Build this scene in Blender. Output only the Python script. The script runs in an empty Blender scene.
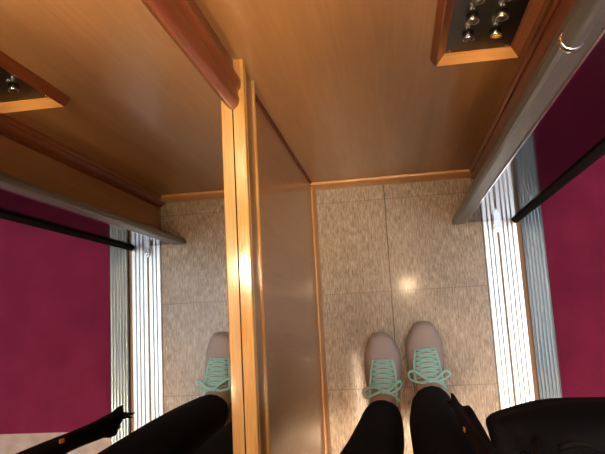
import bpy, bmesh, math, random
from mathutils import Vector, Matrix
random.seed(7)
SC = bpy.context.scene
COL = SC.collection
PI = math.pi

# ------------------------------------------------------------------ helpers
def link(o, parent=None):
    COL.objects.link(o)
    if parent is not None:
        o.parent = parent
    return o

def empty(name, loc, label, cat, group=None):
    o = bpy.data.objects.new(name, None)
    o.location = loc
    o.empty_display_size = .05
    COL.objects.link(o)
    return tag(o, label, cat, group)

def tag(o, label, cat, group=None):
    o['label'] = label
    o['category'] = cat
    if group:
        o['group'] = group
    return o

def obj(name, bm, mat, parent=None, smooth=False, bevel=0.0, seg=2, angle=40):
    """link a bmesh (world coordinates) as ONE mesh object"""
    bmesh.ops.recalc_face_normals(bm, faces=bm.faces)
    me = bpy.data.meshes.new(name)
    bm.to_mesh(me)
    bm.free()
    for m in (mat if isinstance(mat, (list, tuple)) else [mat]):
        me.materials.append(m)
    o = bpy.data.objects.new(name, me)
    COL.objects.link(o)
    if parent is not None:
        o.parent = parent
        p = parent
        off = Vector((0, 0, 0))
        while p is not None:
            off += p.location
            p = p.parent
        me.transform(Matrix.Translation(-off))
    if smooth:
        for f in me.polygons:
            f.use_smooth = True
    if bevel:
        b = o.modifiers.new('bevel', 'BEVEL')
        b.width = bevel
        b.segments = seg
        b.limit_method = 'ANGLE'
        b.angle_limit = math.radians(angle)
        for f in me.polygons:
            f.use_smooth = True
        try:
            b.harden_normals = True
        except Exception:
            pass
    return o

def struct(name, bm, mat, **k):
    o = obj(name, bm, mat, **k)
    o['kind'] = 'structure'
    return o

def box(bm, x0, x1, y0, y1, z0, z1):
    vs = [bm.verts.new((x, y, z)) for x in (x0, x1) for y in (y0, y1) for z in (z0, z1)]
    for q in ((0, 1, 3, 2), (4, 6, 7, 5), (0, 4, 5, 1), (2, 3, 7, 6), (0, 2, 6, 4), (1, 5, 7, 3)):
        bm.faces.new([vs[i] for i in q])
    return bm

def nbox(*a):
    return box(bmesh.new(), *a)

def prism(bm, prof, axis, a0, a1):
    """extrude a closed profile along an axis. axis 'y': prof=(x,z); 'z': (x,y); 'x': (y,z)"""
    def P(p, a):
        return {'y': (p[0], a, p[1]), 'z': (p[0], p[1], a), 'x': (a, p[0], p[1])}[axis]
    A = [bm.verts.new(P(p, a0)) for p in prof]
    B = [bm.verts.new(P(p, a1)) for p in prof]
    n = len(prof)
    for i in range(n):
        bm.faces.new((A[i], A[(i + 1) % n], B[(i + 1) % n], B[i]))
    bm.faces.new(A)
    bm.faces.new(B[::-1])
    return bm

def tube(bm, pts, r, n=8, flat=1.0, cap=True):
    """tube through pts; r number or list; flat squashes along local z"""
    pts = [Vector(p) for p in pts]
    rs = r if isinstance(r, (list, tuple)) else [r] * len(pts)
    rings = []
    up = None
    for i, p in enumerate(pts):
        d = (pts[min(i + 1, len(pts) - 1)] - pts[max(i - 1, 0)]).normalized()
        if up is None:
            up = Vector((0, 0, 1)) if abs(d.z) < .9 else Vector((0, 1, 0))
        s = d.cross(up).normalized()
        u = s.cross(d).normalized()
        up = u
        rings.append([bm.verts.new(p + s * math.cos(2 * PI * k / n) * rs[i] + u * math.sin(2 * PI * k / n) * rs[i] * flat) for k in range(n)])
    for a, b in zip(rings, rings[1:]):
        for k in range(n):
            bm.faces.new((a[k], a[(k + 1) % n], b[(k + 1) % n], b[k]))
    if cap:
        bm.faces.new(rings[0][::-1])
        bm.faces.new(rings[-1])
    return bm

def lathe(bm, c, prof, axis='z', n=24):
    """revolve prof [(r,h)...] about an axis through c; closes ends where r>0"""
    c = Vector(c)
    rings = []
    for r, h in prof:
        ring = []
        for k in range(n):
            a = 2 * PI * k / n
            u, v = r * math.cos(a), r * math.sin(a)
            q = {'z': (u, v, h), 'y': (u, h, v), 'x': (h, u, v)}[axis]
            ring.append(bm.verts.new(c + Vector(q)))
        rings.append(ring)
    for a, b in zip(rings, rings[1:]):
        for k in range(n):
            bm.faces.new((a[k], a[(k + 1) % n], b[(k + 1) % n], b[k]))
    bm.faces.new(rings[0][::-1])
    bm.faces.new(rings[-1])
    return bm

def loft(bm, rings, cap=True):
    R = [[bm.verts.new(p) for p in ring] for ring in rings]
    n = len(R[0])
    for a, b in zip(R, R[1:]):
        for k in range(n):
            bm.faces.new((a[k], a[(k + 1) % n], b[(k + 1) % n], b[k]))
    if cap:
        bm.faces.new(R[0][::-1])
        bm.faces.new(R[-1])
    return bm

def spline(pts, per=6):
    """Catmull-Rom through pts"""
    P = [Vector(p) for p in pts]
    P = [P[0] * 2 - P[1]] + P + [P[-1] * 2 - P[-2]]
    out = []
    for i in range(1, len(P) - 2):
        for k in range(per):
            t = k / per
            a, b, c, d = P[i - 1:i + 3]
            out.append(.5 * ((2 * b) + (c - a) * t + (2 * a - 5 * b + 4 * c - d) * t * t + (3 * b - a - 3 * c + d) * t ** 3))
    out.append(P[-2])
    return out

def skin(name, chains, root, mat, parent, levels=2, extra=None):
    """chains: dict vertex-name -> (co, rx, ry); edges list; grown with a Skin modifier then baked"""
    verts, edges = chains
    idx = {k: i for i, k in enumerate(verts)}
    me = bpy.data.meshes.new(name)
    me.from_pydata([v[0] for v in verts.values()], [(idx[a], idx[b]) for a, b in edges], [])
    o = bpy.data.objects.new(name, me)
    COL.objects.link(o)
    o.modifiers.new('skin', 'SKIN')
    if not me.skin_vertices:
        bpy.context.view_layer.objects.active = o
        bpy.ops.mesh.customdata_skin_add()
    for i, v in enumerate(verts.values()):
        sv = me.skin_vertices[0].data[i]
        sv.radius = (v[1], v[2] if len(v) > 2 else v[1])
        sv.use_root = (i == idx[root])
    s = o.modifiers.new('sub', 'SUBSURF')
    s.levels = s.render_levels = levels
    dg = bpy.context.evaluated_depsgraph_get()
    dg.update()
    nm = bpy.data.meshes.new_from_object(o.evaluated_get(dg))
    nm.name = name
    bpy.data.objects.remove(o)
    nm.materials.clear()
    nm.materials.append(mat)
    for f in nm.polygons:
        f.use_smooth = True
    r = bpy.data.objects.new(name, nm)
    COL.objects.link(r)
    if parent is not None:
        r.parent = parent
        off = Vector((0, 0, 0))
        p = parent
        while p is not None:
            off += p.location
            p = p.parent
        nm.transform(Matrix.Translation(-off))
    return r

# ------------------------------------------------------------------ materials
def new_mat(name):
    m = bpy.data.materials.new(name)
    m.use_nodes = True
    nt = m.node_tree
    return m, nt, nt.nodes['Principled BSDF']

def N(nt, t, **k):
    n = nt.nodes.new(t)
    for a, b in k.items():
        setattr(n, a, b)
    return n

def coords(nt, scale, rot=(0, 0, 0)):
    g = N(nt, 'ShaderNodeNewGeometry')
    mp = N(nt, 'ShaderNodeMapping')
    mp.inputs['Scale'].default_value = scale
    mp.inputs['Rotation'].default_value = rot
    nt.links.new(g.outputs['Position'], mp.inputs['Vector'])
    return mp.outputs['Vector']

def ramp(nt, fac, stops):
    r = N(nt, 'ShaderNodeValToRGB')
    e = r.color_ramp.elements
    while len(e) < len(stops):
        e.new(.5)
    for el, (p, c) in zip(e, stops):
        el.position = p
        el.color = (*c, 1)
    nt.links.new(fac, r.inputs['Fac'])
    return r.outputs['Color']

def noise(nt, vec, scale, detail=4, rough=.55, dist=0):
    n = N(nt, 'ShaderNodeTexNoise')
    n.inputs['Scale'].default_value = scale
    n.inputs['Detail'].default_value = detail
    n.inputs['Roughness'].default_value = rough
    n.inputs['Distortion'].default_value = dist
    nt.links.new(vec, n.inputs['Vector'])
    return n.outputs['Fac']

def bump(nt, bs, h, strength, dist=.002):
    b = N(nt, 'ShaderNodeBump')
    b.inputs['Strength'].default_value = strength
    b.inputs['Distance'].default_value = dist
    nt.links.new(h, b.inputs['Height'])
    nt.links.new(b.outputs['Normal'], bs.inputs['Normal'])

def wood(name, dark, mid, light, grain='z', rough=.3, coat=.5, coat_rough=.12, fine=1.0, bumpy=.05, coat_tint=None):
    m, nt, bs = new_mat(name)
    s = {'z': (1, 1, .05), 'y': (1, .05, 1), 'x': (.05, 1, 1)}[grain]
    v = coords(nt, s)
    a = noise(nt, v, 22 * fine, 5, .6, .6)
    b = noise(nt, v, 190 * fine, 4, .6)
    mx = N(nt, 'ShaderNodeMix', data_type='FLOAT')
    mx.inputs[0].default_value = .45
    nt.links.new(a, mx.inputs[2])
    nt.links.new(b, mx.inputs[3])
    c = ramp(nt, mx.outputs[0], [(.3, dark), (.5, mid), (.7, light)])
    nt.links.new(c, bs.inputs['Base Color'])
    bs.inputs['Roughness'].default_value = rough
    bs.inputs['Coat Weight'].default_value = coat
    bs.inputs['Coat Roughness'].default_value = coat_rough
    if bumpy:
        bump(nt, bs, b, bumpy, .001)
    return m

def plain(name, col, rough=.5, metal=0.0, nscale=0, namt=.15, nstretch=(1, 1, 1), bumps=0, coat=0, sheen=0, spec=None, bdist=.002):
    m, nt, bs = new_mat(name)
    bs.inputs['Metallic'].default_value = metal
    bs.inputs['Roughness'].default_value = rough
    bs.inputs['Base Color'].default_value = (*col, 1)
    if coat:
        bs.inputs['Coat Weight'].default_value = coat
        bs.inputs['Coat Roughness'].default_value = .1
    if sheen:
        bs.inputs['Sheen Weight'].default_value = sheen
    if spec is not None:
        bs.inputs['Specular IOR Level'].default_value = spec
    if nscale:
        v = coords(nt, nstretch)
        f = noise(nt, v, nscale, 4, .6)
        lo = tuple(c * (1 - namt) for c in col)
        hi = tuple(min(1, c * (1 + namt)) for c in col)
        nt.links.new(ramp(nt, f, [(.3, lo), (.7, hi)]), bs.inputs['Base Color'])
        if bumps:
            bump(nt, bs, f, bumps, bdist)
    return m

M = {}
M['veneer'] = wood('veneer_wood', (.33, .155, .052), (.39, .19, .068), (.46, .235, .09), 'z', .38, .28, .10, 1.0, .02)
M['veneer_side'] = wood('veneer_wood_side', (.35, .16, .06), (.42, .20, .08), (.49, .24, .10), 'z', .34, .45, .10, 1.0, .03)
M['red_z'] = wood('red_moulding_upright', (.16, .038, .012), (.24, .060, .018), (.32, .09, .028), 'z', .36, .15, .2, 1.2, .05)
M['red_matte'] = wood('red_bead', (.10, .022, .010), (.15, .034, .013), (.20, .05, .018), 'z', .7, 0, .3, 1.2, .05)
M['red_x'] = wood('red_moulding_level', (.30, .10, .03), (.42, .16, .05), (.50, .21, .07), 'x', .3, .4, .15, 1.2, .05)
M['gold_y'] = wood('golden_oak_lengthwise', (.38, .17, .035), (.54, .29, .075), (.72, .43, .13), 'y', .28, 1.0, .12, 1.8, .08)
M['apron_y'] = wood('brown_oak_lengthwise', (.22, .09, .03), (.28, .125, .042), (.33, .155, .055), 'y', .3, .4, .15, 1.2, .05)
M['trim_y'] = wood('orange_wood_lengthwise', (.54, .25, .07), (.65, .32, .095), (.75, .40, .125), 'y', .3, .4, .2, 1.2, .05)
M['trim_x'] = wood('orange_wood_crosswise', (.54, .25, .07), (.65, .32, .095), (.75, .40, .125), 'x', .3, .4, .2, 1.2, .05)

# car floor: beige-brown vinyl tiles with short streaks and dark seams every 0.246 m
TILE, T0, S0 = .246, -.0106, .0685
def floor_mat():
    m, nt, bs = new_mat('streaked_vinyl_tile')
    v = coords(nt, (1, .15, 1))
    f = noise(nt, v, 300, 3, .75)
    g = noise(nt, coords(nt, (1, .5, 1)), 60, 4, .6)
    mx = N(nt, 'ShaderNodeMix', data_type='FLOAT')
    mx.inputs[0].default_value = .2
    nt.links.new(f, mx.inputs[2])
    nt.links.new(g, mx.inputs[3])
    c = ramp(nt, mx.outputs[0], [(.33, (.15, .10, .06)), (.45, (.36, .28, .20)), (.55, (.51, .415, .31)), (.68, (.76, .65, .51))])
    geo = N(nt, 'ShaderNodeNewGeometry')
    sep = N(nt, 'ShaderNodeSeparateXYZ')
    nt.links.new(geo.outputs['Position'], sep.inputs[0])
    ds = []
    soft = {'X': 0.0, 'Y': .0009}
    for ax, off in (('X', T0), ('Y', S0)):
        a = N(nt, 'ShaderNodeMath', operation='SUBTRACT')
        nt.links.new(sep.outputs[ax], a.inputs[0])
        a.inputs[1].default_value = off - TILE * 20.5
        b = N(nt, 'ShaderNodeMath', operation='MODULO')
        nt.links.new(a.outputs[0], b.inputs[0])
        b.inputs[1].default_value = TILE
        c2 = N(nt, 'ShaderNodeMath', operation='SUBTRACT')
        nt.links.new(b.outputs[0], c2.inputs[0])
        c2.inputs[1].default_value = TILE / 2
        d = N(nt, 'ShaderNodeMath', operation='ABSOLUTE')
        nt.links.new(c2.outputs[0], d.inputs[0])
        e2 = N(nt, 'ShaderNodeMath', operation='ADD')
        nt.links.new(d.outputs[0], e2.inputs[0])
        e2.inputs[1].default_value = soft[ax]
        ds.append(e2.outputs[0])
    mn = N(nt, 'ShaderNodeMath', operation='MINIMUM')
    nt.links.new(ds[0], mn.inputs[0])
    nt.links.new(ds[1], mn.inputs[1])
    mr = N(nt, 'ShaderNodeMapRange')
    mr.inputs['From Min'].default_value = .0006
    mr.inputs['From Max'].default_value = .0020
    nt.links.new(mn.outputs[0], mr.inputs['Value'])
    mix = N(nt, 'ShaderNodeMix', data_type='RGBA')
    nt.links.new(mr.outputs[0], mix.inputs[0])
    mix.inputs[6].default_value = (.035, .024, .016, 1)
    nt.links.new(c, mix.inputs[7])
    nt.links.new(mix.outputs[2], bs.inputs['Base Color'])
    bs.inputs['Roughness'].default_value = .36
    bs.inputs['Coat Weight'].default_value = .18
    bs.inputs['Coat Roughness'].default_value = .10
    bump(nt, bs, f, .12, .001)
    return m
M['floor'] = floor_mat()

def carpet_mat():
    m, nt, bs = new_mat('magenta_carpet')
    v = coords(nt, (1, 1, 1))
    f = noise(nt, v, 520, 3, .7)
    g = noise(nt, v, 9, 3, .5)
    mx = N(nt, 'ShaderNodeMix', data_type='FLOAT')
    mx.inputs[0].default_value = .3
    nt.links.new(f, mx.inputs[2])
    nt.links.new(g, mx.inputs[3])
    c = ramp(nt, mx.outputs[0], [(.3, (.085, .009, .030)), (.5, (.150, .014, .050)), (.7, (.23, .024, .080))])
    nt.links.new(c, bs.inputs['Base Color'])
    bs.inputs['Roughness'].default_value = .95
    bs.inputs['Specular IOR Level'].default_value = .1
    bump(nt, bs, f, .6, .003)
    return m
M['carpet'] = carpet_mat()
M['stone'] = plain('pink_grey_stone', (.36, .29, .28), .4, 0, 30, .2)
M['alu'] = plain('ribbed_aluminium', (.86, .87, .88), .34, 1.0)
M['alu_tan'] = plain('worn_track_bottom', (.28, .22, .14), .6, .3, 60, .3)
M['alu_blue'] = plain('grey_ribbed_aluminium', (.21, .26, .30), .30, 1.0)
M['pit'] = plain('dark_brown_gap', (.30, .19, .11), .8)
M['steel_dull'] = plain('brushed_grey_steel', (.27, .285, .29), .5, 1.0, 220, .06, (1, 1, .02), .0)
M['steel_mirror'] = plain('polished_tinted_steel', (.28, .28, .30), .10, 1.0, 220, .03, (1, 1, .02), 0)
M['steel_mirror'].node_tree.nodes['Principled BSDF'].inputs['Specular Tint'].default_value = (.5, .5, .52, 1)
M['steel'] = plain('bright_steel', (.70, .71, .72), .22, 1.0)
M['rubber'] = plain('black_rubber', (.005, .005, .0055), .8, 0, 0, .1, (1, 1, 1), 0, 0, 0, .12)
M['mirror'] = plain('mirror_silver', (.88, .89, .87), .012, 1.0)
M['plate'] = plain('dark_button_plate', (.055, .055, .055), .33, .85, 300, .12, (.05, 1, 1))
M['btn_rim'] = plain('chrome_ring', (.75, .74, .70), .12, 1.0)
M['btn_face'] = plain('smoked_button_face', (.05, .048, .042), .2, .2)
M['btn_yellow'] = plain('yellow_button_face', (.85, .60, .01), .35)
M['braille'] = plain('pale_engraving', (.55, .54, .50), .4)
M['ceiling'] = plain('cream_ceiling_panel', (.62, .56, .46), .5)
M['white_wall'] = plain('white_plaster', (.72, .73, .74), .8, 0, 40, .03)
M['trouser'] = plain('navy_black_trouser_cloth', (.006, .0075, .014), .9, 0, 500, .3, (1, 1, 1), .25, 0, 0, .15)
M['jacket'] = plain('black_padded_cloth', (.006, .006, .008), .7, 0, 90, .3, (1, 1, 1), .3, 0, 0, .2)
M['scarf'] = plain('dark_brown_wool', (.012, .009, .008), .95, 0, 300, .4, (1, 1, 1), .6, 0, 0, .1)
M['bag'] = plain('black_quilted_nylon', (.0035, .0035, .005), .75, 0, 60, .3, (1, 1, 1), .3, 0, 0, .1)
M['orange'] = plain('orange_zip_cord', (.75, .20, .02), .5)
M['skin'] = plain('skin', (.58, .36, .27), .5, 0, 40, .06)
M['hair'] = plain('dark_brown_hair', (.035, .02, .012), .45, 0, 200, .4, (1, 1, .05), .5)
M['eye'] = plain('eye_white', (.75, .73, .70), .2)
M['iris'] = plain('brown_iris', (.04, .02, .01), .2)
M['lip'] = plain('lip', (.45, .17, .15), .45)
M['shoe'] = plain('grey_beige_mesh_cloth', (.58, .49, .45), .9, 0, 700, .22, (1, 1, 1), .4, 0, .1, None, .001)
M['shoe_dark'] = plain('taupe_heel_cloth', (.24, .19, .18), .9, 0, 700, .22, (1, 1, 1), .4)
M['sole'] = plain('grey_rubber_sole', (.40, .34, .33), .7, 0, 80, .1)
M['mint'] = plain('mint_green_lace', (.56, .98, .84), .8, 0, 900, .12, (1, 1, 1), .3)
M['sock'] = plain('dark_sock', (.03, .03, .035), .9)
M['pit_black'] = plain('shaft_dark', (.01, .01, .01), .9)

def lamp_mat(name, col, strength):
    m, nt, bs = new_mat(name)
    bs.inputs['Base Color'].default_value = (.9, .9, .9, 1)
    bs.inputs['Emission Color'].default_value = (*col, 1)
    bs.inputs['Emission Strength'].default_value = strength
    return m
WARM = 900.0
M['halogen'] = lamp_mat('halogen_lens', (1, .70, .42), WARM * .30)
M['halogen_bright'] = lamp_mat('halogen_lens_bright', (1, .70, .42), WARM * .75)
M['halogen_dim'] = lamp_mat('halogen_lens_low', (1, .70, .42), WARM)
M['strip'] = lamp_mat('fill_strip_emitter', (1, .75, .49), 100.0)  # glow of the added fill strips in the lift ceiling
M['hall_panel'] = lamp_mat('hall_light_diffuser', (.80, .91, 1.0), 6.0)
M['daylight'] = lamp_mat('hall_window_daylight', (.62, .80, 1.0), 3.0)

# ------------------------------------------------------------------ key dimensions (metres)
XM = -.2013            # left wall and mirror plane
XT = -.1921            # foot of left skirting
YF = .364              # front wall
YT = .3522             # foot of front skirting
XS, XW = .2383, .3206  # car sill
XP, XQ = .3342, .3859  # landing sill
YJ = .2325             # face of the folded door leaf
YB = -.80              # rear wall
ZC = 2.12              # car ceiling
ZL = .860              # top of ledge

# ------------------------------------------------------------------ setting
struct('floor', nbox(XM - .03, XS, YB - .03, YF + .03, -.03, 0), M['floor'])
struct('wall_left', nbox(XM - .04, XM, YB, YF, 0, .850), M['veneer_side'])
struct('wall_left_upper', nbox(XM - .04, XM - .006, YB, YF, .850, ZC), M['veneer_side'])
struct('wall_front', nbox(XM - .04, XS + .03, YF, YF + .03, 0, ZC), M['veneer'])
struct('wall_back', nbox(XM - .04, XS + .03, YB - .03, YB, 0, ZC), M['veneer'])
bm = nbox(XS, XS + .024, YJ + .0145, YF, 0, ZC)
struct('wall_right', bm, M['veneer'])
struct('wall_right_rear', nbox(XS, XS + .024, YB, -.60, 0, ZC), M['veneer'])
struct('wall_right_header', nbox(XS, XS + .024, -.60, YJ + .0145, 2.02, ZC), M['steel_dull'])
struct('ceiling', nbox(XM - .04, XS + .03, YB - .03, YF + .03, ZC, ZC + .02), M['ceiling'])

# skirting: chamfered strip
def skirt_prof(a, b, h=.058):
    # a = wall side, b = foot side
    d = b - a
    return [(a, 0), (b, 0), (b, h - .010), (a + d * .62, h - .001), (a + d * .35, h), (a, h)]
struct('baseboard_left', prism(bmesh.new(), skirt_prof(XM, XT), 'y', YB, YT), M['trim_y'], bevel=.0015)
struct('baseboard_front', prism(bmesh.new(), skirt_prof(YF, YT), 'x', XM, XS), M['trim_x'], bevel=.0015)
struct('baseboard_back', prism(bmesh.new(), skirt_prof(YB, YB + .012), 'x', XT, XS), M['trim_x'], bevel=.0015)

# upright corner moulding between front wall and the return beside the door: stepped
xa, ya = .2090, YF
prof = [(XS, YF), (xa, YF), (xa, YF - .006), (xa + .004, YF - .010), (xa + .008, YF - .009), (xa + .010, YF - .013),
        (xa + .016, YF - .019), (XS - .005, YF - .023), (XS, YF - .024)]
struct('trim_1', prism(bmesh.new(), prof, 'z', .0, ZC), M['red_z'], bevel=.001)
# thin bead in the front left corner under the ledge
prof = [(XM, YF), (XM + .0045, YF), (XM + .004, YF - .003), (XM + .003, YF - .004), (XM, YF - .0045)]
struct('trim_2', prism(bmesh.new(), prof, 'z', .058, .774), M['red_matte'])

# shaft gap between the sills, landing floor, landing walls
struct('floor_gap', nbox(XS, XP, -1.4, 1.4, -.10, -.012), M['pit'])
struct('floor_landing', nbox(XP, 2.2, -1.9, 1.6, -.06, -.004), M['stone'])
JX0, JX1 = .402, .50
struct('wall_landing_front', nbox(JX0, JX1, .375, 1.6, -.004, 2.5), M['white_wall'])
struct('wall_landing_rear', nbox(JX0, JX1, -1.9, -.66, -.004, 2.5), M['white_wall'])
struct('wall_landing_header', nbox(JX0, JX1, -.66, .375, 2.06, 2.5), M['white_wall'])
struct('trim_3', nbox(.396, .512, .355, .375, -.004, 2.06), M['steel_dull'])
struct('trim_4', nbox(.396, .512, -.66, -.64, -.004, 2.06), M['steel_dull'])
struct('wall_hall_right', nbox(2.2, 2.25, -1.9, 1.6, -.004, 2.5), M['white_wall'])
struct('wall_hall_front', nbox(JX1, 2.2, 1.6, 1.65, -.004, 2.5), M['white_wall'])
struct('wall_hall_back', nbox(JX1, 2.2, -1.95, -1.9, -.004, 2.5), M['white_wall'])
struct('ceiling_landing', nbox(JX0, 2.25, -1.95, 1.65, 2.5, 2.53), M['white_wall'])

bm = nbox(XQ, 2.2, -.262, 1.6, -.004, .004)
bmc = obj('carpet', bm, M['carpet'])
tag(bmc, 'magenta carpet on the landing outside the lift door', 'carpet')

# landing ceiling lights: the daylight-white panels that wash the sill
def hall_light(x, y, label, sx=.30, sy=.60):
    t = empty('ceiling_light', (x, y, 2.5), label, 'ceiling light')
    obj('frame', box(box(box(nbox(x - sx, x + sx, y - sy, y - sy + .03, 2.47, 2.5), x - sx, x + sx, y + sy - .03, y + sy, 2.47, 2.5),
        x - sx, x - sx + .03, y - sy + .03, y + sy - .03, 2.47, 2.5), x + sx - .03, x + sx, y - sy + .03, y + sy - .03, 2.47, 2.5), M['white_wall'], t)
    obj('diffuser', nbox(x - sx + .03, x + sx - .03, y - sy + .03, y + sy - .03, 2.478, 2.499), M['hall_panel'], t)
hall_light(.86, -.05, 'white rectangular ceiling light on the landing above the lift door')

# ------------------------------------------------------------------ sills
def ribbed(x0, x1, n, gw=.0019, gd=.0065, top=0.0, bot=-.0119):
    """profile with n narrow grooves"""
    p = [(x0, bot), (x0, top)]
    step = (x1 - x0) / (n + 1)
    for i in range(n):
        c = x0 + step * (i + 1)
        p += [(c - gw, top), (c, top - gd), (c + gw, top)]
    p += [(x1, top), (x1, bot)]
    return p
YS0, YS1 = -.66, YF + .03
t = empty('door_sill', ((XS + XW) / 2, 0, 0), 'bright aluminium door sill with grooved track along the lift floor edge', 'door sill')
TX0, TX1 = .2705, .2765
obj('inner_rail', prism(bmesh.new(), ribbed(XS + .0008, TX0, 2), 'y', YS0, YS1), M['alu'], t)
obj('track_groove', nbox(TX0, TX1, YS0, YS1, -.0119, -.006), M['alu_tan'], t)
obj('outer_rail', prism(bmesh.new(), ribbed(TX1, XW, 3), 'y', YS0, YS1), M['alu'], t)

t = empty('landing_sill', ((XP + XQ) / 2, 0, 0), 'grey ribbed metal landing sill between lift gap and magenta carpet', 'door sill')
p = [(XP, -.0119), (XP, .001)]
nr = 6
w = (XQ - XP) / nr
for i in range(nr):
    a = XP + w * i
    p += [(a + w * .10, .001), (a + w * .22, .0034), (a + w * .5, .0042), (a + w * .78, .0034), (a + w * .90, .001)]
p += [(XQ, .001), (XQ, -.03)]
obj('ribbed_plate', prism(bmesh.new(), p, 'y', YS0, 1.0), M['alu_blue'], t)

# ------------------------------------------------------------------ folded door leaf
XJ, XJ2 = .1590, .1900
ZB, ZT = .012, 2.02
t = empty('folded_door', (XJ, YJ, 0), 'grey steel lift door folded open across the end of the sill', 'door')
obj('panel', nbox(XJ2 - .002, XW - .006, YJ, YJ + .0115, ZB, ZT), M['steel_mirror'], t, bevel=.0012)
# rounded edge channel
prof = [(XJ2, YJ + .0125), (XJ + .004, YJ + .0125), (XJ, YJ + .0095), (XJ, YJ + .004), (XJ + .003, YJ - .0015), (XJ + .008, YJ - .0028),
        (XJ2 - .004, YJ - .0028), (XJ2, YJ - .001)]
obj('edge_channel', prism(bmesh.new(), prof, 'z', ZB, ZT), M['steel_dull'], t)
prof = [(XJ2 - .0005, YJ + .002), (XJ2 - .0005, YJ - .0032), (XJ2 + .0022, YJ - .0032), (XJ2 + .0022, YJ + .002)]
obj('edge_bead', prism(bmesh.new(), prof, 'z', ZB, ZT), M['steel'], t)
obj('rubber_seal', prism(bmesh.new(), [(XW - .0120, YJ + .0125), (XW - .0120, YJ - .003), (XW - .005, YJ - .010), (XW + .005, YJ - .008), (XW + .008, YJ + .0125)], 'z', ZB - .004, ZT), M['rubber'], t, bevel=.001)
hx, hy, hz = .1560, YJ - .018, 1.150
h = obj('handle', lathe(bmesh.new(), (hx, hy, 0), [(.0085, hz + .004), (.0092, hz + .010), (.0092, 1.75), (.0085, 1.756)], 'z', 20), M['steel_dull'], t, smooth=True)
lb = obj('end_cap', lathe(bmesh.new(), (hx, hy, 0), [(.004, hz - .004), (.0085, hz - .002), (.0102, hz + .001), (.0102, hz + .006), (.0090, hz + .0075)], 'z', 20), M['steel'], h, smooth=True)
bm = bmesh.new()
for z in (hz + .05, 1.70):
    lathe(bm, (hx, 0, z), [(.005, hy + .006), (.005, YJ - .001)], 'y', 12)
obj('standoff', bm, M['steel_dull'], h, smooth=True)
# guide shoe running in the sill track
bm = nbox(.2640, .2790, YJ - .020, YJ + .004, .003, .014)
box(bm, .2665, .2765, YJ - .030, YJ - .014, -.006, .006)
obj('guide_shoe', bm, M['steel'], t)

# ------------------------------------------------------------------ mirror, its upright frame and the ledge
t = empty('wall_mirror', (XM, -.25, ZL), 'large mirror above the wooden ledge on the left wall', 'mirror')
obj('glass', nbox(XM - .005, XM, -.735, .292, ZL + .0005, 1.98), M['mirror'], t)
obj('bottom_seal', nbox(XM - .001, XM + .0007, -.735, .292, ZL, ZL + .0012), M['rubber'], t)
def upright(y0, y1, s):
    # stepped moulding; s=+1: the broad band starts at y0 (mirror side)
    pr = [(XM - .005, 0), (XM + .002, 0), (XM + .0085, .006), (XM + .0105, .014), (XM + .0085, .022), (XM + .0085, .025), (XM + .0125, .030),
          (XM + .0135, .040), (XM + .010, .047), (XM + .003, .050), (XM + .003, .072), (XM - .005, .072)]
    return [(x, (y0 + q) if s > 0 else (y1 - q)) for x, q in pr]
obj('frame_upright', prism(bmesh.new(), upright(.292, .364, 1), 'z', ZL, 2.0), M['red_z'], t, bevel=.001)
obj('frame_upright', prism(bmesh.new(), upright(-.80, -.735, -1)[:], 'z', ZL, 2.0), M['red_z'], t, bevel=.001)
obj('frame_top', nbox(XM - .005, XM + .012, -.735, .292, 1.98, 2.0), M['red_x'], t, bevel=.002)

t = empty('wooden_ledge', (XM, -.2, .776), 'golden wooden ledge running along the left wall beneath the mirror', 'ledge')
XL = XM + .0168
top = [(XM - .0055, .851), (XM - .0055, ZL), (XL - .0012, ZL), (XL, ZL - .0014), (XL, .8535), (XL - .0015, .851)]
obj('ledge_top', prism(bmesh.new(), top, 'y', YB, YF), M['gold_y'], t)
obj('apron', nbox(XM, XM + .0104, YB, YF, .7795, .851), M['apron_y'], t)
bead = [(XM + .0104, .8385), (XM + .0142, .839), (XM + .0152, .8405), (XM + .0142, .842), (XM + .0104, .8425)]
obj('upper_bead', prism(bmesh.new(), bead, 'y', YB, YF), M['gold_y'], t)
bead = [(XM, .774), (XM + .0130, .774), (XM + .0144, .7755), (XM + .0144, .778), (XM + .0130, .7795), (XM, .7795)]
obj('lower_bead', prism(bmesh.new(), bead, 'y', YB, YF), M['gold_y'], t)

# ------------------------------------------------------------------ control panel on the front wall
PX0, PX1, PZ0, PZ1 = .0740, .2000, .792, 1.36
YP = YF - .0165
t = empty('control_panel', ((PX0 + PX1) / 2, YF, PZ0), 'wood framed dark lift button panel with two columns of buttons on front wall', 'control panel')
fw = .0185
def frame_bar(pts_out, pts_in):
    """four sided bar between an outer edge and an inner edge with a sloped face; points (x,z)"""
    bm = bmesh.new()
    a = [(p[0], p[1]) for p in pts_out]
    b = [(p[0], p[1]) for p in pts_in]
    rings = []
    for (o, i) in zip(a, b):
        ox, oz = o
        ix, iz = i
        L = lambda s: (ox + (ix - ox) * s, oz + (iz - oz) * s)
        rings.append([(*L(0), YF), (*L(0), YF - .004), (*L(.30), YP), (*L(.38), YP), (*L(.44), YP + .0015), (*L(.88), YF - .0062), (*L(1), YF - .0052), (*L(1), YF)])
    rr = [[(x, y, z) for x, z, y in r] for r in rings]
    return loft(bm, rr)
O = [(PX0, PZ0), (PX1, PZ0), (PX1, PZ1), (PX0, PZ1)]
I = [(PX0 + fw, PZ0 + fw), (PX1 - fw, PZ0 + fw), (PX1 - fw, PZ1 - fw), (PX0 + fw, PZ1 - fw)]
fr = obj('frame', frame_bar((O[0], O[1]), (I[0], I[1])), M['trim_x'], t)  # bottom bar in lighter wood: light from above put into its colour
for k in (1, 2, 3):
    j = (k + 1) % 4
    obj('frame', frame_bar((O[k], O[j]), (I[k], I[j])), M['red_z'] if k != 2 else M['trim_x'], t)
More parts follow.
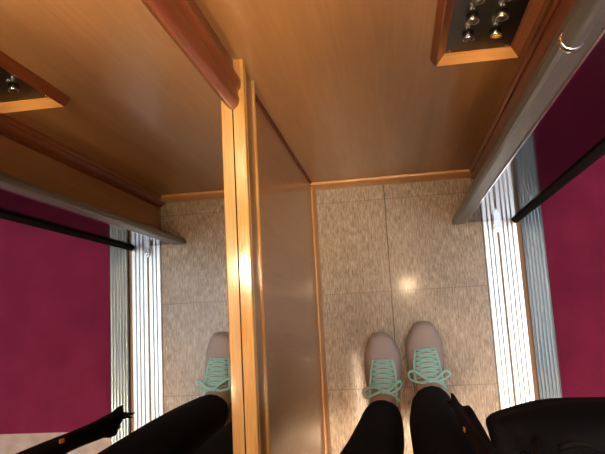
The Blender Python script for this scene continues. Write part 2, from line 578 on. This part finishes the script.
obj('face_plate', nbox(PX0 + fw - .002, PX1 - fw + .002, YF - .004, YF - .0002, PZ0 + fw - .002, PZ1 - fw + .002), M['plate'], t)
yb = YF - .004
for col, bx in enumerate((.1180, .1525)):
    for row in range(7):
        bz = .870 + row * .0495
        b = obj('button', lathe(bmesh.new(), (bx, 0, bz), [(.0056, yb), (.0056, yb - .0090), (.0048, yb - .0102), (.001, yb - .0104)], 'y', 24),
                M['btn_yellow'] if (col == 1 and row == 0) else M['btn_face'], t, smooth=False, bevel=.0004)
        if col == 1 and row == 0:
            b['label'] = 'yellow button'
        bm = bmesh.new()
        lathe(bm, (bx, 0, bz), [(.0058, yb), (.0078, yb), (.0078, yb - .0085), (.0072, yb - .0100), (.0062, yb - .0100), (.0058, yb - .0085)], 'y', 28)
        # open ring: drop the two cap faces and bridge the lathe into itself
        caps = [f for f in bm.faces if len(f.verts) > 8]
        bmesh.ops.delete(bm, geom=caps, context='FACES_ONLY')
        obj('chrome_ring', bm, M['btn_rim'], b, smooth=True)
        # raised pips beside each button
        bm = bmesh.new()
        for a in range(3):
            lathe(bm, (bx + (-.0035 + .0035 * (a % 2)), 0, bz + .0155 + .0035 * (a // 2)), [(.0010, yb), (.0008, yb - .0007)], 'y', 8)
        obj('raised_dot', bm, M['braille'], b)
for sx in (.0985, .1755):
    for sz in (PZ0 + fw + .008, PZ1 - fw - .008):
        s = obj('screw', lathe(bmesh.new(), (sx, 0, sz), [(.0032, yb), (.0030, yb - .0012), (.0015, yb - .0018)], 'y', 16), M['btn_rim'], t, smooth=True)

# ------------------------------------------------------------------ recessed downlights in the car ceiling
for i, (lx, ly, mt, lab) in enumerate(((.075, .185, 'halogen', 'round recessed ceiling lamp nearest the front wall'),
                                       (.075, -.31, 'halogen_bright', 'round recessed ceiling lamp in the middle of lift ceiling'),
                                       (.075, -.66, 'halogen_dim', 'round recessed ceiling lamp nearest the rear wall'))):
    t = empty('downlight', (lx, ly, ZC), lab, 'ceiling lamp', 'recessed lamps in the lift ceiling')
    bm = bmesh.new()
    lathe(bm, (lx, ly, ZC), [(.034, 0), (.046, 0), (.047, -.003), (.044, -.006), (.036, -.006), (.034, -.004)], 'z', 32)
    bmesh.ops.delete(bm, geom=[f for f in bm.faces if len(f.verts) > 8], context='FACES_ONLY')
    obj('bezel', bm, M['steel'], t, smooth=True)
    obj('lens', lathe(bmesh.new(), (lx, ly, ZC), [(.0335, -.0005), (.0335, -.003), (.030, -.0045), (.01, -.005)], 'z', 32), M[mt], t, smooth=True)

for sx, lab in ((-.155, 'added fill strip along the mirror side of the lift ceiling'), (.165, 'added fill strip along the door side of the lift ceiling')):  # added unseen fill strips, soften the control panel's shadow on the front wall
    t = empty('ceiling_fill_strip', (sx, -.47, ZC), lab, 'ceiling lamp', 'added fill strips in the lift ceiling')
    obj('fill_housing', box(box(nbox(sx - .034, sx - .030, -.74, -.20, ZC - .006, ZC), sx + .030, sx + .034, -.74, -.20, ZC - .006, ZC), sx - .030, sx + .030, -.204, -.20, ZC - .006, ZC), M['steel'], t)
    obj('diffuser', nbox(sx - .030, sx + .030, -.74, -.204, ZC - .005, ZC - .0002), M['strip'], t)

#PBEG#
# ------------------------------------------------------------------ the person standing in the lift
P = empty('person', (0.005, -.24, 0), 'person standing in dark trousers, black coat, brown scarf and grey sneakers with mint laces', 'person')
F = 1.16
def V(x, y, z, r, r2=None):
    return ((x, y, z), r * F, (r2 or r) * F)

verts = {
    'pel': V(.005, -.310, .90, .080, .055), 'wai': V(.005, -.318, 1.04, .085, .062), 'che': V(.005, -.325, 1.20, .110, .085),
    'upc': V(.005, -.330, 1.32, .080, .060), 'nk0': V(.005, -.325, 1.41, .052), 'nk1': V(.005, -.305, 1.48, .046),
    'jaw': V(.005, -.285, 1.54, .058, .066), 'hd': V(.005, -.295, 1.61, .072, .085), 'top': V(.005, -.305, 1.665, .055, .065),
    'nose': V(.005, -.195, 1.575, .010), 'nosr': V(.005, -.215, 1.585, .014),
}
edges = [('pel', 'wai'), ('wai', 'che'), ('che', 'upc'), ('upc', 'nk0'), ('nk0', 'nk1'), ('nk1', 'jaw'), ('jaw', 'hd'), ('hd', 'top'), ('hd', 'nosr'), ('nosr', 'nose')]
arms = {-1: [('sh', -.130, -.325, 1.36, .036), ('el', -.135, -.185, 1.14, .034), ('fa', -.110, -.150, 1.30, .031), ('wr', -.078, -.105, 1.575, .024), ('pa', -.066, -.075, 1.640, .028)],
        1: [('sh', .140, -.325, 1.36, .036), ('el', .185, -.200, 1.13, .034), ('fa', .150, -.160, 1.30, .031), ('wr', .088, -.105, 1.575, .024), ('pa', .076, -.075, 1.640, .028)]}
for s, js in arms.items():
    pre = 'l' if s < 0 else 'r'
    prev = 'upc'
    for n, x, y, z, r in js:
        verts[pre + n] = V(x, y, z, r)
        edges.append((prev, pre + n))
        prev = pre + n
    px = verts[pre + 'pa'][0]
    for k, (dx, dz, ln) in enumerate(((0, .052, .9), (.004, .036, 1.0), (.002, .019, .95), (-.004, .003, .75))):
        bx, by, bz = px[0] + s * dx, px[1] + .028, px[2] + dz - .002
        c = [(bx, by, bz), (bx - s * .004, by + .026 * ln, bz + .004), (bx - s * .022 * ln, by + .034 * ln, bz + .006), (bx - s * .034 * ln, by + .024 * ln, bz + .006)]
        prev = pre + 'pa'
        for q, p3 in enumerate(c):
            nm = '%sf%d%d' % (pre, k, q)
            verts[nm] = V(*p3, .0085 - .0008 * q)
            edges.append((prev, nm))
            prev = nm
    prev = pre + 'pa'
    for q, p3 in enumerate(((px[0] - s * .020, px[1] - .004, px[2] + .012), (px[0] - s * .040, px[1] + .002, px[2] + .030), (px[0] - s * .052, px[1] + .010, px[2] + .044))):
        nm = '%st%d' % (pre, q)
        verts[nm] = V(*p3, .0098 - .0008 * q)
        edges.append((prev, nm))
        prev = nm
LEG = {'l': [(-.078, -.300, .82), (-.074, -.270, .62), (-.062, -.252, .45), (-.056, -.250, .28), (-.051, -.228, .075)],
       'r': [(.088, -.290, .82), (.074, -.250, .62), (.062, -.222, .45), (.062, -.216, .28), (.066, -.203, .075)]}
FOOT = {'l': (-.046, -.105, .034), 'r': (.061, -.085, .034)}
HEEL = {'l': (-.054, -.275, .040), 'r': (.069, -.250, .040)}
for k, c in LEG.items():
    prev = 'pel'
    for q, (p3, r) in enumerate(zip(c, (.050, .042, .036, .035, .027))):
        verts[k + 'g%d' % q] = V(*p3, r)
        edges.append((prev, k + 'g%d' % q))
        prev = k + 'g%d' % q
    verts[k + 'foot'] = V(*FOOT[k], .026, .018)
    verts[k + 'heel'] = V(*HEEL[k], .022)
    edges += [(prev, k + 'foot'), (prev, k + 'heel')]
skin('body', (verts, edges), 'pel', M['skin'], P)
for s in (-1, 1):
    e = obj('eye', lathe(bmesh.new(), (.005 + s * .030, 0, 1.606), [(.003, -.208), (.009, -.210), (.011, -.217), (.009, -.225)], 'y', 14), M['eye'], P, smooth=True)
    obj('iris', lathe(bmesh.new(), (.005 + s * .030, 0, 1.606), [(.0015, -.2068), (.0045, -.2072), (.005, -.209)], 'y', 12), M['iris'], e, smooth=True)
obj('mouth', tube(bmesh.new(), [(-.018, -.222, 1.535), (-.008, -.214, 1.538), (.005, -.211, 1.537), (.018, -.214, 1.538), (.028, -.222, 1.535)], [.001, .004, .005, .004, .001], 8), M['lip'], P, smooth=True)
rings = []
for i in range(11):   # hair: a cap over the skull falling to the shoulders
    t_ = i / 10
    z = 1.722 - .33 * t_ ** 1.25
    r = .105 * min(1, (t_ * 5 + .05) ** .5)
    rings.append([(.005 + r * .92 * math.cos(a), -.318 + r * 1.0 * math.sin(a) - (.012 if math.sin(a) > 0 else 0) - .05 * max(0, math.sin(a)) * min(1, t_ * 2.2), z) for a in [2 * PI * k / 28 for k in range(28)]])
obj('hair', loft(bmesh.new(), rings), M['hair'], P, smooth=True)

# trousers: pelvis and two tapering legs
tv = {'hip': V(.005, -.312, .98, .118, .085), 'pel': V(.005, -.310, .88, .124, .092)}
te = [('hip', 'pel')]
for k, c in LEG.items():
    prev = 'pel'
    for q, (p3, r) in enumerate(zip(c, (.074, .058, .050, .050, .040))):
        tv[k + '%d' % q] = V(*p3, r)
        te.append((prev, k + '%d' % q))
        prev = k + '%d' % q
skin('trousers', (tv, te), 'pel', M['trouser'], P)

# coat: torso and sleeves
jv = {'hem': V(.005, -.318, .76, .138, .096), 'pel': V(.005, -.318, .90, .135, .090), 'wai': V(.005, -.318, 1.04, .128, .100),
      'che': V(.005, -.325, 1.20, .135, .105), 'upc': V(.005, -.330, 1.33, .118, .090), 'col': V(.005, -.325, 1.44, .078, .075)}
je = [('hem', 'pel'), ('pel', 'wai'), ('wai', 'che'), ('che', 'upc'), ('upc', 'col')]
for s, js in arms.items():
    pre = 'l' if s < 0 else 'r'
    prev = 'upc'
    for n, x, y, z, r in js[:4]:
        jv[pre + n] = V(x, y, z, r + .013)
        je.append((prev, pre + n))
        prev = pre + n
skin('coat', (jv, je), 'wai', M['jacket'], P)

# scarf: wound round the neck, one end hanging straight down in front of the right thigh
bm = bmesh.new()
path = [(.060, -.265, 1.43), (.076, -.200, 1.30), (.086, -.176, 1.12), (.090, -.166, .95), (.091, -.160, .82), (.092, -.157, .70), (.093, -.155, .600)]
pts = spline(path, 5)
rings = []
n = len(pts)
for i, p in enumerate(pts):
    t_ = i / (n - 1)
    hw = .017 + .002 * math.sin(t_ * 9)
    th = .0085 + .0025 * math.sin(t_ * 13 + 1) + (.004 if t_ > .95 else 0)
    ring = []
    m = 11
    for k in range(m):
        u = -1 + 2 * k / (m - 1)
        wob = .006 * math.sin(u * 4 + t_ * 5) * t_
        zz = -.006 * u * max(0, t_ - .7) / .3 
        ring.append((p.x + u * hw, p.y - .016 * u + th * (1 - .35 * u * u) + wob, p.z + zz))
    for k in range(m - 1, -1, -1):
        u = -1 + 2 * k / (m - 1)
        wob = .006 * math.sin(u * 4 + t_ * 5) * t_
        zz = -.006 * u * max(0, t_ - .7) / .3
        ring.append((p.x + u * hw, p.y - .016 * u - th * (1 - .35 * u * u) + wob, p.z + zz))
    rings.append(ring)
sc = obj('scarf', loft(bm, rings), M['scarf'], P, smooth=True)
bm = bmesh.new()
for k in range(12):
    u = -1 + 2 * k / 11
    x, y = .093 + u * .018, -.155 - .016 * u
    tube(bm, [(x, y, .604), (x + random.uniform(-.003, .003), y + random.uniform(-.004, .004), .590), (x + random.uniform(-.006, .006) + .004 * u, y + random.uniform(-.007, .007), .572 - .008 * max(0, u))], [.003, .0028, .001], 6)
obj('fringe', bm, M['scarf'], sc, smooth=True)
bm = bmesh.new()
ring_pts = [(.005 + .078 * math.cos(a), -.318 + .078 * math.sin(a), 1.435 + .012 * math.sin(2 * a)) for a in [2 * PI * k / 20 for k in range(21)]]
obj('neck_loop', tube(bm, ring_pts, .026, 10), M['scarf'], sc, smooth=True)

tg = obj('tag', nbox(.0725, .0760, -.149, -.143, .806, .818), M['orange'], sc, bevel=.001)
tg['label'] = 'small orange tag'

# sneakers
def make_shoe(toe, ang, side, left_loop, right_loop):
    LEN = .262
    mt = Matrix.Translation((toe[0], toe[1], 0)) @ Matrix.Rotation(ang, 4, 'Z')
    prof = [  # s, centre offset, half width, height of upper
        (.000, .004, .005, .029), (.004, .004, .0100, .032), (.012, .004, .018, .036), (.035, .003, .0255, .041), (.075, .002, .0325, .046), (.13, .001, .0385, .050), (.20, .000, .0440, .055), (.28, -.001, .0450, .063),
        (.36, -.001, .0440, .073), (.44, -.001, .0415, .082), (.52, .000, .0385, .090), (.60, .000, .0360, .095), (.70, .000, .0345, .093),
        (.80, .000, .0340, .090), (.90, .000, .0310, .092), (.96, .000, .0240, .093), (1.0, .000, .012, .088)]
    def at(s):
        for a, b in zip(prof, prof[1:]):
            if s <= b[0]:
                f = (s - a[0]) / (b[0] - a[0])
                return [a[i] + (b[i] - a[i]) * f for i in (1, 2, 3)]
        return list(prof[-1][1:])
    def surf(s, u, lift=0.0):
        """u in -1..1 across the top"""
        c, w_, h_ = at(s)
        th = PI / 2 - u * PI / 2
        ct, st = math.cos(th), math.sin(th)
        x = c * side + (w_ + lift) * (abs(ct) ** .85) * (1 if ct >= 0 else -1)
        z = .020 + (h_ - .020 + lift) * abs(st) ** .72
        return mt @ Vector((x, -s * LEN, z))
    ns = 34
    rings = []
    for i in range(ns):
        s = i / (ns - 1)
        s = s if s > .1 else s
        rings.append([surf(s, -1 + 2 * k / 20) for k in range(21)])
    # heel part in darker cloth through a second slot
    bm = bmesh.new()
    loft(bm, rings)
    for f in bm.faces:
        cy = sum(((mt.inverted() @ v.co).y for v in f.verts)) / len(f.verts)
        f.material_index = 1 if cy < -.72 * LEN else 0
    up = obj('sneaker', bm, [M['shoe'], M['shoe_dark']], P, smooth=True)
    # sole
    rings = []
    out = [(s, at(s)) for s in [0, .012, .035, .075, .13, .2, .28, .36, .44, .52, .6, .7, .8, .9, .96, 1.0]]
    loop = []
    for s, (c, w_, h_) in out:
        loop.append((c * side + w_ + .0025, -s * LEN + (.004 if s < .02 else 0) - (.004 if s > .98 else 0)))
    for s, (c, w_, h_) in reversed(out):
        loop.append((c * side - w_ - .0025, -s * LEN + (.004 if s < .02 else 0) - (.004 if s > .98 else 0)))
    rr = []
    for z, g in ((0, .95), (.003, .99), (.014, 1.0), (.022, .995), (.025, .96)):
        rr.append([mt @ Vector((x * g, -LEN / 2 + (y + LEN / 2) * (g * .5 + .5), z)) for x, y in loop])
    obj('sole', loft(bmesh.new(), rr), M['sole'], up, smooth=True)
    # collar
    cr = []
    for k in range(25):
        a = 2 * PI * k / 24
        cr.append(mt @ Vector((.030 * math.cos(a), -.80 * LEN + .050 * math.sin(a), .094 + .006 * math.sin(a))))
    obj('collar', tube(bmesh.new(), cr, .006, 8), M['shoe_dark'], up, smooth=True)
    # sock between collar and trouser hem
    ax_, ay_ = ((-.0525, -.236) if side < 0 else (.0665, -.209))
    sk = [[(ax_ + r_ * math.cos(a), ay_ - oy + r_ * 1.25 * math.sin(a), z) for a in [2 * PI * k / 20 for k in range(20)]] for z, r_, oy in ((.060, .034, -.012), (.085, .034, -.004), (.105, .033, 0), (.125, .033, 0))]
    obj('sock', loft(bmesh.new(), sk), M['shoe_dark'], up, smooth=True)
    # tongue: a raised pad under the laces
    rr = []
    for i in range(12):
        s = .225 + .40 * i / 11
        wv = .16 + .16 * i / 11
        ring = [surf(s, -wv + 2 * wv * k / 8, .0026 * (1 - abs(-1 + 2 * k / 8) ** 4)) for k in range(9)]
        ring += [surf(s, wv - 2 * wv * k / 8, -.003) for k in range(9)]
        rr.append(ring)
    obj('tongue', loft(bmesh.new(), rr), M['shoe'], up, smooth=True)
    # laces
    bm = bmesh.new()
    rows = 6
    for r in range(rows):
        s = .240 + .044 * r
        w0, w1 = .24 + .030 * r, .24 + .030 * (r + 1)
        for a, b in ((-1, 1), (1, -1)):
            pts = []
            for k in range(9):
                f = k / 8
                pts.append(surf(s + .034 * f, a * w0 + (b * w1 - a * w0) * f, .0050 + .0018 * math.sin(PI * f) * (1 if a < 0 else .4)))
            tube(bm, pts, .0021, 6, .6)
        tube(bm, [surf(s, -w0 + 2 * w0 * k / 8, .0042) for k in range(9)], .0020, 6, .6)
    for sd in (-1, 1):   # lace tape down each side of the throat to the collar
        tube(bm, [surf(.235 + .425 * k / 12, sd * (.28 + .36 * k / 12), .0035) for k in range(13)], .0032, 6, .5)
    obj('laces', bm, M['mint'], up, smooth=True)
    # bow
    bm = bmesh.new()
    kx = surf(.515, 0, .012)
    lathe(bm, kx, [(.003, -.005), (.0065, -.002), (.0065, .003), (.003, .006)], 'z', 10)
    inv = mt.inverted()
    k0 = inv @ kx
    def loopc(L):
        pts = [mt @ (k0 + Vector(q)) for q in [(0, 0, 0)] + L + [(0, 0, .001)]]
        tube(bm, spline(pts, 6), .0036, 6, .5)
    for L in left_loop + right_loop:
        loopc(L)
    for sx, (ex, ey) in ((-1, (-.030, -.022)), (1, (.034, -.018))):
        tube(bm, spline([mt @ (k0 + Vector(q)) for q in ((0, 0, 0), (ex * .5, ey * .2, -.002), (ex, ey, -.018), (ex * 1.15, ey * 1.5, -.030))], 5), .0034, 6, .5)
    obj('bow', bm, M['mint'], up, smooth=True)
    return up
make_shoe((-.0430, -.040), math.radians(-2.0), -1,
    [[(-.018, .010, .002), (-.040, .006, -.008), (-.048, -.006, -.014), (-.036, -.014, -.010), (-.015, -.004, .0)]],
    [[(.016, .004, .002), (.034, .020, -.006), (.044, .022, -.012), (.042, .008, -.012), (.018, -.004, .0)]])
make_shoe((.0580, -.018), math.radians(3.0), 1,
    [[(-.016, .012, .002), (-.034, .024, -.006), (-.047, .020, -.014), (-.044, .004, -.014), (-.018, -.004, .0)]],
    [[(.018, .004, .002), (.040, .018, -.006), (.052, .010, -.014), (.040, .000, -.012), (.016, -.004, .0)]])

# ------------------------------------------------------------------ black bag hanging from the right forearm
BX, BY = .186, -.1165
B = empty('shoulder_bag', (BX, BY, .95), 'black puffy bag hanging from the right arm over the door sill', 'bag')
rings = []
for i in range(15):
    t_ = i / 14
    z = .950 + .140 * t_
    g = (1 - abs(2 * t_ - 1) ** 3.2 * (.55 if t_ < .5 else .62))
    ring = []
    for k in range(40):
        a = 2 * PI * k / 40
        ca, sa = math.cos(a), math.sin(a)
        e = 2 / 2.6
        puff = 1 + .022 * math.sin(a * 7 + t_ * 3) + .02 * math.sin(t_ * 22) + .015 * math.sin(a * 3 + 1)
        x = BX + .108 * g * puff * abs(ca) ** e * (1 if ca > 0 else -1)
        y = BY + .030 * g * puff * abs(sa) ** e * (1 if sa > 0 else -1)
        ring.append((x, y, z))
    rings.append(ring)
body = obj('bag_body', loft(bmesh.new(), rings), M['bag'], B, smooth=True)
bm = bmesh.new()
for o_ in (-.006, .006):
    tube(bm, spline([(.105 + o_, BY + o_, 1.075), (.076, -.115 + o_, 1.25), (.052 - o_ * .5, -.125 + o_, 1.42), (.070, -.168 + o_, 1.50 + o_), (.105, -.181 + o_, 1.515 + o_), (.148, -.170 + o_, 1.50 + o_),
        (.182 + o_ * .5, -.130 + o_, 1.42), (.206, -.118 + o_, 1.25), (.250 - o_, BY + o_, 1.075)], 6), .004, 8, .6)
obj('strap', bm, M['rubber'], B, smooth=True)
bm = tube(bmesh.new(), [(BX - .06 + .12 * k / 12, BY + .004 * math.sin(k), 1.0885) for k in range(13)], .003, 6)
z_ = obj('zipper', bm, M['rubber'], B, smooth=True)
#PEND#

# ------------------------------------------------------------------ camera
cam = bpy.data.cameras.new('camera')
co = bpy.data.objects.new('camera', cam)
COL.objects.link(co)
R = Matrix(((0.98753288, 0.0742583, 0.13879667), (-0.0531153, 0.98721817, -0.15026327), (-0.14818089, 0.14101769, 0.97885465)))
co.matrix_world = Matrix.Translation((0, 0, 1.66228)) @ R.to_4x4()
cam.sensor_fit = 'HORIZONTAL'
cam.sensor_width = 36
cam.lens = 626.56 / 605 * 36
cam.clip_start = .01
SC.camera = co

w = bpy.data.worlds.new('world')
SC.world = w
w.use_nodes = True
w.node_tree.nodes['Background'].inputs[0].default_value = (.9, .95, 1, 1)
w.node_tree.nodes['Background'].inputs[1].default_value = .02
SC.cycles.sample_clamp_indirect = 0
vs = SC.view_settings
vs.view_transform = 'Standard'
vs.look = 'None'
vs.exposure = 0.36
vs.gamma = 1
vs.use_curve_mapping = False
